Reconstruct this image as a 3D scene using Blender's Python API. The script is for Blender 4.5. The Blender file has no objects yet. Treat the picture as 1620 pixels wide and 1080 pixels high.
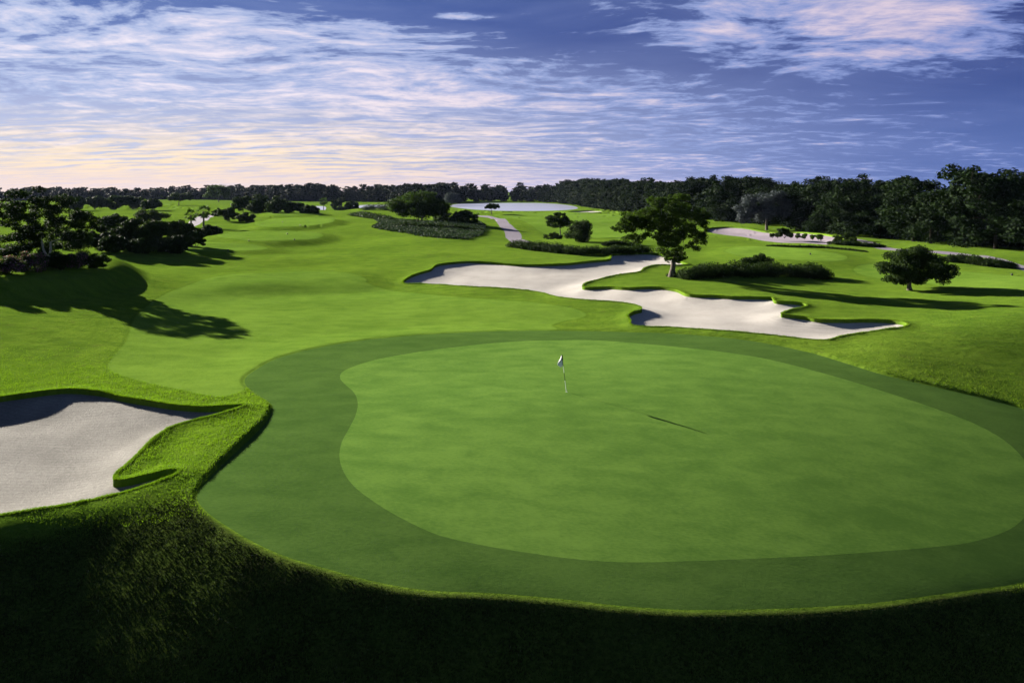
import bpy, math, random
import numpy as np
from mathutils import Vector
from mathutils.geometry import delaunay_2d_cdt

# ------------------------------------------------------------------ camera, sky, sun, exposure
H, F, U0, V0 = 11.5, 1100.0, 810.0, 300.0        # eye height above the green, focal length and horizon in photo pixels
scn = bpy.context.scene
COL = scn.collection
cam = bpy.data.cameras.new('camera')
cam_o = bpy.data.objects.new('camera', cam); COL.objects.link(cam_o)
cam.sensor_width = 36; cam.lens = 36 * F / 1620
cam.shift_y = -(540 - V0) / 1620
cam.clip_start = .1; cam.clip_end = 20000
cam_o.location = (0, 0, H); cam_o.rotation_euler = (math.radians(90), 0, 0)
scn.camera = cam_o
scn.view_settings.view_transform = 'Standard'; scn.view_settings.look = 'None'
scn.view_settings.gamma = 1; scn.view_settings.use_curve_mapping = False
scn.view_settings.exposure = 2.2

SUN_EL = math.radians(17.5)
SUN_AZ = math.radians(-53)                        # left of the view direction
SUN = Vector((math.sin(SUN_AZ) * math.cos(SUN_EL), math.cos(SUN_AZ) * math.cos(SUN_EL), math.sin(SUN_EL)))
sl = bpy.data.lights.new('sun', 'SUN'); sl.energy = 5; sl.angle = math.radians(.5); sl.color = (1, .93, .80)
so = bpy.data.objects.new('sun', sl); COL.objects.link(so)
so.rotation_euler = SUN.to_track_quat('Z', 'Y').to_euler()


class NT:
    """small helper that chains shader nodes"""
    def __init__(s, tree): s.t = tree; s.n = tree.nodes; s.l = tree.links
    def new(s, typ, ins=None, **kw):
        n = s.n.new(typ)
        for k, v in kw.items(): setattr(n, k, v)
        for k, v in (ins or {}).items(): s.put(n.inputs[k], v)
        return n
    def put(s, sock, v):
        if hasattr(v, 'is_output') or isinstance(v, bpy.types.NodeSocket): s.l.new(v, sock)
        else: sock.default_value = v
    def m(s, op, a, b=0.0, c=0.0, clamp=False):
        n = s.n.new('ShaderNodeMath'); n.operation = op; n.use_clamp = clamp
        for i, v in enumerate((a, b, c)): s.put(n.inputs[i], v)
        return n.outputs[0]
    def step(s, x, a, b, c=0.0, d=1.0):
        n = s.n.new('ShaderNodeMapRange'); n.interpolation_type = 'SMOOTHSTEP'
        for i, v in enumerate((x, a, b, c, d)): s.put(n.inputs[i], v)
        return n.outputs[0]
    def noise(s, vec, scale, detail=3, rough=.5, dist=0.0):
        n = s.new('ShaderNodeTexNoise', {'Scale': scale, 'Detail': detail, 'Roughness': rough, 'Distortion': dist})
        s.l.new(vec, n.inputs['Vector']); return n.outputs[0]
    def mix(s, f, a, b, mode='MIX'):
        n = s.n.new('ShaderNodeMix'); n.data_type = 'RGBA'; n.blend_type = mode
        s.put(n.inputs[0], f); s.put(n.inputs[6], a); s.put(n.inputs[7], b); return n.outputs[2]
    def mul(s, vec, sc, off=(0, 0, 0)):
        n = s.new('ShaderNodeMapping'); n.inputs['Scale'].default_value = sc; n.inputs['Location'].default_value = off
        s.l.new(vec, n.inputs['Vector']); return n.outputs[0]


def C3(r, g, b): return (r, g, b, 1)
def srgb(r, g, b):
    f = lambda c: (c / 255 / 12.92) if c <= 10 else ((c / 255 + .055) / 1.055) ** 2.4
    return (f(r), f(g), f(b), 1)


def build_world():
    w = bpy.data.worlds.new('World'); scn.world = w; w.use_nodes = True
    t = NT(w.node_tree); t.n.clear()
    out = t.n.new('ShaderNodeOutputWorld'); bg = t.n.new('ShaderNodeBackground'); t.l.new(bg.outputs[0], out.inputs[0])
    sky = t.new('ShaderNodeTexSky', sky_type='NISHITA', sun_disc=False, sun_elevation=SUN_EL,
                sun_rotation=SUN_AZ, altitude=0, air_density=1.0, dust_density=.6, ozone_density=2.5)
    tc = t.n.new('ShaderNodeTexCoord').outputs['Generated']
    sp = t.n.new('ShaderNodeSeparateXYZ'); t.l.new(tc, sp.inputs[0])
    x, y, z = sp.outputs
    zp = t.m('MAXIMUM', z, 0.0)
    ya = t.m('MAXIMUM', t.m('ABSOLUTE', y), .05)
    U = t.m('DIVIDE', x, ya)                       # bearing from straight ahead
    V = t.m('DIVIDE', zp, ya)                      # height above the horizon
    den = t.m('ADD', zp, .085)
    cp = t.n.new('ShaderNodeCombineXYZ')
    t.put(cp.inputs[0], t.m('DIVIDE', x, den)); t.put(cp.inputs[1], t.m('DIVIDE', y, den))
    P = cp.outputs[0]
    # clear sky, deep polarised blue, paler low down and towards the sun
    left = t.step(U, .75, -.75)
    low = t.step(V, .20, .0)
    base = t.mix(t.step(V, .02, .30), srgb(84, 106, 166), srgb(30, 46, 110))
    base = t.mix(left, base, t.mix(t.step(V, .03, .26), srgb(196, 202, 228), srgb(78, 104, 168)))
    nish = t.mix(1.0, sky.outputs[0], C3(.015, .015, .019), 'MULTIPLY')
    # the cloud sheet, laid out as a plane high above the ground
    wv = t.new('ShaderNodeTexNoise', {'Scale': .8, 'Detail': 2.0}); t.l.new(P, wv.inputs['Vector'])
    wob = t.n.new('ShaderNodeVectorMath'); wob.operation = 'MULTIPLY_ADD'; t.l.new(wv.outputs['Color'], wob.inputs[0])
    wob.inputs[1].default_value = (.7, .7, 0); t.l.new(P, wob.inputs[2]); Q = wob.outputs[0]
    n1 = t.noise(t.mul(Q, (.55, .85, 1), (3.1, 1.7, 0)), 1.3, 6, .62)
    n2 = t.noise(t.mul(Q, (.95, 1.25, 1), (9.2, 4, 0)), 4.2, 8, .64)
    rot = t.new('ShaderNodeMapping'); rot.inputs['Rotation'].default_value = (0, 0, math.radians(-14)); rot.inputs['Scale'].default_value = (.7, 2.6, 1); t.l.new(Q, rot.inputs['Vector'])
    rip = t.noise(rot.outputs[0], 2.1, 5, .6)
    big = t.noise(t.mul(P, (.10, .28, 1), (7, 2, 0)), 1.6, 3, .5)
    line = t.m('SUBTRACT', .218, t.m('MULTIPLY', U, .150))
    line = t.m('ADD', line, t.m('MULTIPLY', t.m('SUBTRACT', big, .5), .12))
    band = t.step(t.m('SUBTRACT', V, line), .035, -.05)
    band = t.m('MULTIPLY', band, t.step(U, .9, -.15, .52, 1.0))
    # separate bank of cloud high on the right
    du = t.m('DIVIDE', t.m('SUBTRACT', U, .50), .42); dv = t.m('DIVIDE', t.m('SUBTRACT', V, .232), .085)
    g = t.m('POWER', 2.718, t.m('MULTIPLY', t.m('ADD', t.m('MULTIPLY', du, du), t.m('MULTIPLY', dv, dv)), -1.0))
    g = t.m('MULTIPLY', g, 1.0)
    du2 = t.m('DIVIDE', t.m('ADD', U, .07), .07); dv2 = t.m('DIVIDE', t.m('SUBTRACT', V, .248), .008)
    g2 = t.m('POWER', 2.718, t.m('MULTIPLY', t.m('ADD', t.m('MULTIPLY', du2, du2), t.m('MULTIPLY', dv2, dv2)), -1.0))
    cov = t.m('MAXIMUM', t.m('MAXIMUM', band, g), t.m('MULTIPLY', g2, .8))
    cov = t.m('ADD', cov, t.m('MULTIPLY', t.m('SUBTRACT', t.noise(t.mul(P, (.22, .34, 1), (2, 5, 0)), 1.2, 3, .5), .5), .9))
    field = t.m('ADD', t.m('MULTIPLY', n1, .34), t.m('ADD', t.m('MULTIPLY', n2, .44), t.m('MULTIPLY', rip, .22)))
    thr = t.m('SUBTRACT', .66, t.m('MULTIPLY', cov, .25))
    mask = t.step(t.m('SUBTRACT', field, thr), -.02, .075)
    veil = t.m('MULTIPLY', t.step(t.m('ADD', n1, t.m('MULTIPLY', cov, .35)), .5, 1.0), .30)
    mask = t.m('MAXIMUM', mask, veil)
    dens = t.step(t.m('SUBTRACT', field, thr), .04, .22)
    warm = t.m('MULTIPLY', t.step(V, .15, .0), t.step(U, .25, -.35))
    cthin = t.mix(left, srgb(120, 138, 194), srgb(168, 182, 218))
    cthick = t.mix(left, srgb(208, 192, 208), srgb(240, 230, 238))
    cc = t.mix(dens, cthin, cthick)
    cc = t.mix(t.m('MULTIPLY', warm, t.step(rip, .3, .6)), cc, srgb(252, 226, 184))
    col = t.mix(mask, base, cc)
    # glow that hugs the horizon on the sun's side
    gl = t.m('MULTIPLY', t.step(V, .055, .0), t.step(U, .05, -.5))
    col = t.mix(t.m('MULTIPLY', gl, .65), col, srgb(250, 226, 196))
    pk = t.m('MULTIPLY', t.step(V, .05, .0), t.step(U, .45, -.1))
    col = t.mix(t.m('MULTIPLY', pk, .4), col, srgb(206, 188, 214))
    col = t.mix(1.0, col, C3(.25, .25, .25), 'MULTIPLY')
    # overhead and behind: nishita sky, dimmed to deepen the shadows
    over = t.m('MAXIMUM', t.step(z, .24, .40), t.step(y, .35, .05))
    col = t.mix(over, col, nish)
    t.l.new(col, bg.inputs[0]); bg.inputs[1].default_value = 1.0
build_world()


# ------------------------------------------------------------------ noise and terrain height
def vnoise(x, y, seed=0):
    xi = np.floor(x).astype(np.int64); yi = np.floor(y).astype(np.int64)
    fx = x - xi; fy = y - yi; fx = fx * fx * (3 - 2 * fx); fy = fy * fy * (3 - 2 * fy)
    def h(a, b):
        n = (a * 374761393 + b * 668265263 + seed * 1442695041) & 0x7fffffff
        n = ((n ^ (n >> 13)) * 1274126177) & 0x7fffffff
        n = (n ^ (n >> 16)) & 0xffff
        return n / 65535.0 - .5
    return (h(xi, yi) * (1 - fx) + h(xi + 1, yi) * fx) * (1 - fy) + (h(xi, yi + 1) * (1 - fx) + h(xi + 1, yi + 1) * fx) * fy


# photo pixel (u, v) and the height above the green there
CTRL = [
 (400,600,.05),
 (810,1180,-3.0),(0,1180,-1.8),(1620,1180,-5.2),(-500,1100,-1.6),(2200,1100,-6),(-900,900,-1),(2500,900,-3.6),(0,900,-.5),(220,880,-.5),
 (0,820,-.25),(200,790,-.15),(0,700,.1),(200,632,.3),(0,630,.45),(381,648,.2),(350,700,.15),(240,745,-.1),(300,770,-.15),(415,650,.15),(225,712,-.05),(380,712,-.05),
 (455,650,.0),(-250,640,.9),(-250,800,-.3),
 (0,590,.5),(0,530,1.0),(0,490,1.5),(0,450,2.2),(100,590,.3),(120,530,.7),(110,490,1.1),(100,450,1.9),(75,420,2.6),(170,420,2.0),(190,470,1.0),(0,408,2.7),(-200,420,2.8),(-250,540,1.4),
 (200,560,.25),(300,520,.15),(260,450,1.0),(400,480,.25),(500,520,.0),(600,490,.05),(760,500,.05),(900,505,.15),(870,480,.55),(700,462,.6),(560,450,.55),
 (450,430,.9),(300,420,1.4),(380,410,1.2),(480,405,1.0),(600,410,1.0),(700,400,1.3),(560,380,1.5),(640,385,1.7),(760,392,1.3),
 (300,397,1.6),(430,378,1.8),(460,356,2.0),(460,339,2.2),(540,345,1.9),(600,350,2.2),(200,392,2.1),(250,370,2.3),(120,365,3.2),(0,370,3.2),(320,350,1.8),
 (663,352,2.3),(720,365,2.2),(770,350,1.4),(690,384,1.9),(590,330,1.2),
 (638,446,.55),(740,415,1.3),(860,420,1.2),(960,408,1.3),(900,395,1.6),(1010,400,1.2),(1062,436,1.0),(1087,421,.9),(921,451,.5),(1000,447,.9),(1010,478,.7),(1000,512,.3),
 (1090,462,1.0),(1090,518,.55),(1200,530,.35),(1309,540,.15),(1435,516,.3),(1340,478,.05),(1300,455,.3),(1400,480,-.1),(1275,488,.6),(1200,462,1.0),(1340,500,.3),(1200,440,.9),(1300,440,.6),(1439,459,.3),
 (1540,492,.2),(1500,515,.7),(1620,520,.7),(1620,570,-1.0),(1500,570,-.6),(1560,450,.8),(1500,595,-.55),(1400,560,.2),(1620,610,-1.1),(1620,648,-1.9),(1800,600,-1.6),(1900,450,1),
 (810,375,.5),(790,345,.3),(850,345,.3),(900,360,.8),(900,383,1.1),(1000,370,.7),(950,340,-.2),(1150,372,.6),(1150,400,.9),(1250,405,.9),(1300,385,.7),
 (1400,400,.8),(1500,420,.9),(1600,430,.9),(1620,400,.8),(1500,392,.8),(1340,376,.8),(1200,358,.7),(1060,345,.4),(1900,400,1),(2300,500,1),
 (750,334,-.8),(850,335,-.8),(920,333,-.7),(820,320,-.8),(640,325,-.4),(500,326,-.4),(400,330,1.0),(280,322,.3),(150,330,1.5),(0,330,1.0),(-300,340,1.5),(-800,400,2),
 (810,312,0),(0,312,0),(1600,312,0),(-800,312,0),(2400,312,0),(2300,340,.5),(810,304,0),(-800,304,0),(2400,304,0),(1400,330,.5),
]


def zgreen(X, Y):
    t = (40.5 - Y) * .64 + X * .58; t = .5 * (t + np.sqrt(t * t + 16))
    return .15 - .0066 * t * t


# the green and collar: flat at the far left, falling away more and more to the near right
for u_, v_ in [(896,620),(960,540),(700,560),(560,590),(1200,575),(1400,640),(1618,740),(1618,830),(1300,800),(1080,884),(800,860),(590,780),(537,720),(900,740),(1200,700),(700,680),
               (1080,966),(700,940),(450,880),(313,790),(1400,955),(1620,925),(1750,800),(1040,640),(1300,880),(1000,580),(1500,720),(1400,870),(900,920)]:
    z_ = 0.0
    for _ in range(60):
        Y_ = (H - z_) * F / (v_ - V0); X_ = (u_ - U0) / F * Y_
        z_ = .6 * z_ + .4 * float(zgreen(X_, Y_))
    CTRL.append((u_, v_, z_))


def fan(X, Y): return X / Y, np.log(Y) * .75


class Terrain:
    def __init__(s):
        c = np.array(CTRL, float)
        Y = (H - c[:, 2]) * F / (c[:, 1] - V0); X = (c[:, 0] - U0) / F * Y
        a, b = fan(X, Y); s.p = np.stack([a, b], 1)
        n = len(c); s.e = .13
        K = s.k(s.p, s.p) + np.eye(n) * .006
        A = np.zeros((n + 3, n + 3)); A[:n, :n] = K; A[:n, n] = 1; A[:n, n + 1:] = s.p; A[n, :n] = 1; A[n + 1:, :n] = s.p.T
        r = np.zeros(n + 3); r[:n] = c[:, 2]
        s.w = np.linalg.solve(A, r)
    def k(s, P, Q):
        d2 = ((P[:, None, :] - Q[None, :, :]) ** 2).sum(2); return -np.sqrt(d2 + s.e ** 2)
    def base(s, X, Y):
        X = np.atleast_1d(np.asarray(X, float)); Y = np.atleast_1d(np.asarray(Y, float)); out = np.empty(len(X))
        for i in range(0, len(X), 20000):
            a, b = fan(X[i:i + 20000], Y[i:i + 20000]); P = np.stack([a, b], 1)
            out[i:i + 20000] = s.k(P, s.p) @ s.w[:len(s.p)] + s.w[len(s.p)] + P @ s.w[len(s.p) + 1:]
        return out
T = Terrain()


def pix(uv, zoff=0.0, it=40):
    """photo pixels -> world points on the terrain"""
    uv = np.asarray(uv, float); v = uv[:, 1] - V0; a = (uv[:, 0] - U0) / F
    Y = (H - .3) * F / v
    for _ in range(it):
        Y = .5 * Y + .5 * (H - zoff - T.base(a * Y, Y)) * F / v
    return np.stack([a * Y, Y], 1)


def smooth_poly(P, n=4, closed=True):
    """Catmull-Rom through the given points"""
    P = np.asarray(P, float); out = []; m = len(P); rng = m if closed else m - 1
    for i in range(rng):
        g = (lambda k: P[k % m]) if closed else (lambda k: P[min(max(k, 0), m - 1)])
        p0, p1, p2, p3 = g(i - 1), g(i), g(i + 1), g(i + 2)
        for k in range(n):
            t = k / n
            out.append(.5 * ((2 * p1) + (-p0 + p2) * t + (2 * p0 - 5 * p1 + 4 * p2 - p3) * t * t + (-p0 + 3 * p1 - 3 * p2 + p3) * t ** 3))
    if not closed: out.append(P[-1])
    return np.array(out)


def sdf(poly, X, Y, reach=30.0):
    """signed distance to a polygon, negative inside"""
    P = np.asarray(poly); Q = np.roll(P, -1, 0)
    out = np.full(len(X), float(reach))
    lo = P.min(0) - reach; hi = P.max(0) + reach
    idx = np.where((X > lo[0]) & (X < hi[0]) & (Y > lo[1]) & (Y < hi[1]))[0]
    for c in range(0, len(idx), 20000):
        j = idx[c:c + 20000]; x = X[j][:, None]; y = Y[j][:, None]
        e = Q - P; wx = x - P[:, 0]; wy = y - P[:, 1]
        t = np.clip((wx * e[:, 0] + wy * e[:, 1]) / ((e ** 2).sum(1) + 1e-12), 0, 1)
        d = np.sqrt(((wx - t * e[:, 0]) ** 2 + (wy - t * e[:, 1]) ** 2).min(1))
        cr = (P[:, 1] > y) != (Q[:, 1] > y)
        xi = (Q[:, 0] - P[:, 0]) * (y - P[:, 1]) / (Q[:, 1] - P[:, 1] + 1e-12) + P[:, 0]
        ins = (cr & (x < xi)).sum(1) % 2 == 1
        out[j] = np.where(ins, -d, np.minimum(d, reach))
    return out


def sst(x, a, b):
    t = np.clip((x - a) / (b - a), 0, 1); return t * t * (3 - 2 * t)


PX = {}
PX['green'] = [(960,539.5),(1040,543),(1120,551),(1200,563),(1280,580),(1350,597),(1420,620),(1480,642),(1540,668),(1590,698),(1622,730),(1636,765),(1628,805),(1598,832),(1540,850),(1480,860),(1400,869),(1300,877),(1200,882),(1100,884.5),(1000,884),(920,880),(840,872),(760,857),(690,838),(630,812),(590,790),(560,768),(543,745),(537,722),(541,700),(552,680),(562,660),(566,640),(560,622),(545,608),(538,598),(543,588),(565,578),(600,568),(660,558),(740,549),(820,543),(900,540)]
PX['collar'] = [(389,610),(388,600),(400,590),(430,573),(470,560),(530,547),(600,538),(700,531),(800,527),(900,525),(1000,523),(1060,522),(1120,526),(1200,537),(1280,552),(1340,566),(1400,583),(1480,604),(1560,627),(1620,646),(1700,685),(1760,750),(1750,840),(1700,895),(1620,925),(1540,939),(1460,949),(1380,956),(1280,963),(1180,966),(1080,966),(980,963),(880,957),(780,948),(680,935),(600,920),(520,900),(450,880),(400,858),(360,835),(330,815),(313,797),(313,785),(325,768),(350,742),(380,712),(410,682),(427,660),(431,646),(425,637),(405,624)]
PX['bunker_left'] = [(0,632),(40,627),(80,622),(110,620),(160,624),(200,633),(250,641),(290,646),(330,648),(381,647),(378,652),(340,662),(310,668),(275,678),(250,693),(228,712),(205,735),(185,752),(179,762),(183,768),(210,766),(240,761),(265,757),(281,759),(270,768),(240,778),(200,788),(150,797),(80,808),(0,820),(-100,825),(-200,800),(-240,740),(-200,680),(-100,645)]
PX['bunker_mid'] = [(638,446),(650,437),(668,431),(682,427),(690,421),(705,418),(740,415),(780,415.5),(820,419),(860,420.5),(900,419),(940,415),(965,411),(967,405),(975,403),(1000,402.5),(1035,403),(1062,410),(1087,420.5),(1066,423),(1040,423),(1020,427),(1013,433),(1003,435.5),(975,439),(950,443),(928,447),(921,451),(925,454),(942,454),(962,454),(987,456),(1003,456),(1024,454.8),(1044,455),(1062,456.5),(1073,458.5),(1085,463.5),(1105,465),(1130,465.5),(1157,468),(1208,471),(1221,472.6),(1227,478.5),(1253,481),(1270,483.7),(1275,488),(1253,492),(1239,496.5),(1236,500),(1253,501.7),(1274,504.4),(1295,508.6),(1336,509.6),(1371,509),(1405,509.6),(1426,512),(1435,516.5),(1426,521),(1392,525),(1357,530),(1326,535.5),(1309,539),(1281,538.3),(1233,533),(1181,527),(1129,521),(1094,518),(1060,516),(1020,516.6),(1000,515),(998,508),(994,501),(1004,494),(1015,490.5),(1013,485),(998,480.5),(969,478),(921,475.7),(889,471.5),(873,467),(850,461),(808,457),(744,453),(696,449),(670,447)]
PX['bunker_right'] = [(1114,364),(1122,360.5),(1150,360),(1180,362),(1225,366.5),(1262,368),(1300,373.5),(1322,378),(1335,382),(1310,387.5),(1270,386),(1240,384),(1190,378.5),(1150,374),(1125,370)]
PX['bunker_far'] = [(890,336.2),(905,334.6),(925,333.2),(945,333.4),(953,335.2),(940,337),(915,337.8)]
PX['pond'] = [(722,322.5),(760,321.2),(800,320.8),(850,321),(885,322.8),(908,326),(914,329.5),(900,331.6),(870,333.2),(830,333.6),(790,333.2),(765,332),(745,330.5),(724,328),(712,325.5)]
PX['pond_left'] = [(553,325),(570,323.6),(600,323.2),(622,324),(610,326.6),(585,327.6),(560,328)]
PX['pond_far'] = [(488,327.2),(496,325.2),(512,325.2),(516,327.5),(506,331),(494,330.5)]
z3 = lambda L: [(540 + x / 4.909, 270 + y / 4.909) for x, y in L]
PX['path'] = z3([(980,345),(1050,352),(1150,366),(1205,402),(1230,440),(1268,475),(1284,530),(1340,568),(1420,578),(1560,596),(1700,600),(1700,584),(1560,576),(1510,568),(1450,552),(1402,535),(1396,490),(1345,450),(1302,410),(1245,372),(1160,352),(1050,342)])
PX['path_right'] = [(1352,379.5),(1396,387.5),(1421,391.5),(1467,395.5),(1498,398),(1540,403.5),(1604,417.5),(1660,425),(1660,429),(1600,421.5),(1540,408.5),(1496,402.5),(1465,398.8),(1420,395.2),(1394,391.6),(1352,382)]
PX['path_left'] = [(-260,404),(-60,396),(0,393),(9,396),(11,402),(2,407),(-80,416),(-260,430)]
PX['path_palm'] = [(298,353),(308,346),(318,341),(329,339),(338,341),(330,347),(316,354),(302,359)]
# mown areas that are not cut out of the ground sheet, only coloured
MOW = {
 'fairway': [(172,572),(178,590),(225,604),(290,618),(350,628),(392,616),(400,592),(470,561),(600,539),(800,529),(880,524),(872,517),(890,509),(920,503),(927,497),(905,489),(850,481),(780,474),(700,467),(640,458),(585,449),(520,440),(440,436),(360,440),(300,452),(250,470),(215,500),(200,540)],
 'step': [(335,447),(400,437),(480,434),(545,436),(580,444),(560,451),(480,455),(390,455)],
 'tee_a': [(403,358),(430,351),(480,349),(520,350.5),(530,354),(505,361),(455,364.5),(415,363.5)],
 'tee_b': [(341,378),(380,372),(450,370),(500,371.5),(512,375),(498,383),(440,387),(380,385.5)],
 'tee_c': [(178,397),(230,391),(320,389.5),(400,391),(424,396),(400,401.5),(320,404),(230,403.5)],
 'tee_d': [(418,338),(450,336),(490,336.5),(505,339),(480,342),(435,342)],
 'tee_right': [(1147,399),(1165,395.5),(1220,396),(1280,401),(1325,407),(1341,412),(1325,416.5),(1260,416),(1190,411),(1155,405)],
 'tee_rightmost': [(1350,423),(1375,418),(1450,420),(1560,430),(1680,443),(1680,462),(1560,458),(1450,446),(1375,434)],
 'fairway_far': [(780,340),(860,337),(980,339),(1080,352),(1090,372),(1000,382),(930,372),(860,368),(830,352)],
}
DECKS = {'tee_a': .9, 'tee_b': .8, 'tee_c': .55, 'tee_d': .7, 'tee_right': .35, 'step': .35}
POLY = {k: smooth_poly(pix(v), 5) for k, v in PX.items()}
MP = {k: smooth_poly(pix(v), 3) for k, v in MOW.items()}


def roll(X, Y):
    """rolling of the open ground"""
    z = 1.0 * vnoise(X / 17 + 3, Y / 13, 5) * sst(Y, 55, 80) * (1 - sst(Y, 350, 600)) + .30 * vnoise(X / 7, Y / 6, 9) * sst(Y, 50, 75) * (1 - sst(Y, 100, 200))
    z += .05 * vnoise(X / 3.4, Y / 3.2, 2) * (1 - sst(Y, 60, 90))
    return z


def heights(X, Y, fine=True):
    """final ground height (bunkers not yet dug) and the distances used for digging and mowing"""
    z = T.base(X, Y)
    dc = sdf(POLY['collar'], X, Y, 20)
    w = 1 - sst(dc, -1.5, 5.0); z = z * (1 - w) + zgreen(X, Y) * w
    r = roll(X, Y)
    z = z + r * sst(dc, .0, 3.0)
    z += np.where(dc < 0, .05 * vnoise(X / 6, Y / 6, 11), .05 * vnoise(X / 6, Y / 6, 11) * (1 - sst(dc, 0, 3)))
    z += 1.35 * (1 - sst(sdf(BED, X, Y, 12), -.3, 3.6))
    for k, h in DECKS.items():
        d = sdf(MP[k], X, Y, 12); z += h * (1 - sst(d, -1.0, 4.5)) 
    for k in ('pond', 'pond_left', 'pond_far'):
        d = sdf(POLY[k], X, Y, 28); w = 1 - sst(d, 0, 26); z = z * (1 - w) + (-1.0 + .45 * sst(d, 0, 26)) * w
    # rough stands higher than the collar; a banked edge on the left knob and along the far right
    db = sdf(POLY['bunker_left'], X, Y, 20)
    q1 = np.maximum(dc, 0); q2 = np.maximum(db - .5, 0); dn = 1 / (1 / np.maximum(q1, .02) + 1 / np.maximum(q2, .02)) * 1.35 - .0135
    z = z - .70 * (np.sqrt(dn * dn + 2.2) - 1.483) * (1 - sst(Y, 24.5, 29.5)) * sst(db, -.1, .3)
    step = .05 + .18 * np.exp(-(((X + 12.2) / 3.2) ** 2 + ((Y - 32) / 5.5) ** 2)) + .10 * sst(X, 12, 20) * sst(Y, 30, 36)
    z += step * sst(dc, .02, .30) * (1 - .6 * sst(dc, 1.0, 4))
    return z, dc


BED = smooth_poly(pix([(-220,450),(-60,447),(0,446),(70,441),(130,437),(165,431),(182,422),(178,408),(140,396),(60,390),(-60,390),(-220,400)], 1.25), 3)
BUNK = {'bunker_left': (.55, 2.6, .15), 'bunker_mid': (.70, 4.0, .16), 'bunker_right': (.9, 5, .22), 'bunker_far': (.8, 5, .3)}


def gz(x, y):
    """ground height at a point, for standing things on"""
    z, _ = heights(np.atleast_1d(float(x)), np.atleast_1d(float(y))); return float(z[0])


def at(u, v):
    p = pix([(u, v)])[0]
    x, y = p
    for _ in range(12):
        y = .5 * y + .5 * (H - gz(x, y)) * F / (v - V0); x = (u - U0) / F * y
    return Vector((x, y, gz(x, y)))


def tag(o, label=None, cat=None, group=None, kind=None):
    if label: o['label'] = label
    if cat: o['category'] = cat
    if group: o['group'] = group
    if kind: o['kind'] = kind
    return o


def mesh_obj(name, V, Fc, mat, parent=None, smooth=False, attrs=None):
    me = bpy.data.meshes.new(name)
    V = np.asarray(V, np.float32).reshape(-1, 3); Fc = np.asarray(Fc, np.int32)
    k = Fc.shape[1]
    me.vertices.add(len(V)); me.vertices.foreach_set('co', V.ravel())
    me.loops.add(Fc.size); me.loops.foreach_set('vertex_index', Fc.ravel())
    me.polygons.add(len(Fc)); me.polygons.foreach_set('loop_start', np.arange(0, Fc.size, k, dtype=np.int32))
    me.polygons.foreach_set('use_smooth', np.full(len(Fc), smooth))
    for an, av in (attrs or {}).items():
        at_ = me.attributes.new(an, 'FLOAT', 'POINT'); at_.data.foreach_set('value', np.asarray(av, np.float32))
    me.update(calc_edges=True); me.validate()
    me.materials.append(mat)
    o = bpy.data.objects.new(name, me); COL.objects.link(o)
    if parent: o.parent = parent
    return o


# ------------------------------------------------------------------ materials
def principled(name):
    m = bpy.data.materials.new(name); m.use_nodes = True
    t = NT(m.node_tree); p = t.n['Principled BSDF']
    return m, t, p


def grass_mat(name, dark, light, bump=.5, fine=1.0, mown=None, rough_brown=None):
    m, t, p = principled(name)
    P = t.n.new('ShaderNodeNewGeometry').outputs['Position']
    P = t.mul(P, (1, 1, .2))
    n0 = t.noise(P, .06, 3, .55)
    n1 = t.noise(t.mul(P, (.8, 1.6, 1)), .55, 4, .6, .3)
    n2 = t.noise(t.mul(P, (1, 2.2, 1)), 5.0, 4, .65)
    n3 = t.noise(P, 38, 3, .6)
    f = t.m('ADD', t.m('MULTIPLY', n1, .40), t.m('ADD', t.m('MULTIPLY', n2, .32), t.m('MULTIPLY', n0, .28)))
    col = t.mix(t.step(f, .36, .64), dark, light)
    bs = t.m('ADD', t.m('ADD', t.m('MULTIPLY', n2, .6), t.m('MULTIPLY', t.noise(t.mul(P, (1, 1.5, 1)), 1.3, 3, .6), 1.6 * fine)), t.m('MULTIPLY', n3, .5))
    if rough_brown:
        br = t.step(t.noise(P, .9, 5, .65), .56, .72)
        col = t.mix(t.m('MULTIPLY', br, .55), col, rough_brown)
    if mown:
        a = t.new('ShaderNodeAttribute', attribute_name='mow').outputs['Fac']
        wob = t.m('MULTIPLY', t.m('SUBTRACT', n2, .5), .25)
        mk = t.step(t.m('ADD', a, wob), .10, -.10)
        lc = t.mix(t.step(f, .36, .64), mown[0], mown[1])
        col = t.mix(mk, col, lc)
        ln = t.m('MULTIPLY', t.step(t.m('ABSOLUTE', t.m('SUBTRACT', a, .15)), .22, .05), .42)
        ln2 = t.m('MULTIPLY', t.step(t.m('ABSOLUTE', t.m('SUBTRACT', t.m('ADD', a, t.m('MULTIPLY', n0, 1.5)), 3.2)), .20, .05), .30)
        ln = t.m('MAXIMUM', ln, ln2)
        col = t.mix(ln, col, dark)
        bank_shade = t.new('ShaderNodeAttribute', attribute_name='bank').outputs['Fac']
        col = t.mix(t.m('MULTIPLY', bank_shade, .75), col, t.mix(t.step(n2, .35, .65), C3(.020, .032, .008), C3(.042, .054, .014)))  # brownish rough on the near bank, with shade painted into its colour
        bstr = t.step(mk, 0, 1, bump, bump * .3)
    else: bstr = bump
    t.put(p.inputs['Base Color'], col); p.inputs['Roughness'].default_value = .75
    p.inputs['Specular IOR Level'].default_value = .0
    p.inputs['Sheen Weight'].default_value = .0; p.inputs['Sheen Roughness'].default_value = .5
    t.put(p.inputs['Sheen Tint'], C3(.5, .8, .2))
    b = t.new('ShaderNodeBump', {'Distance': .06 * fine}); t.put(b.inputs['Strength'], bstr); t.l.new(bs, b.inputs['Height'])
    t.l.new(b.outputs[0], p.inputs['Normal'])
    return m


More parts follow.
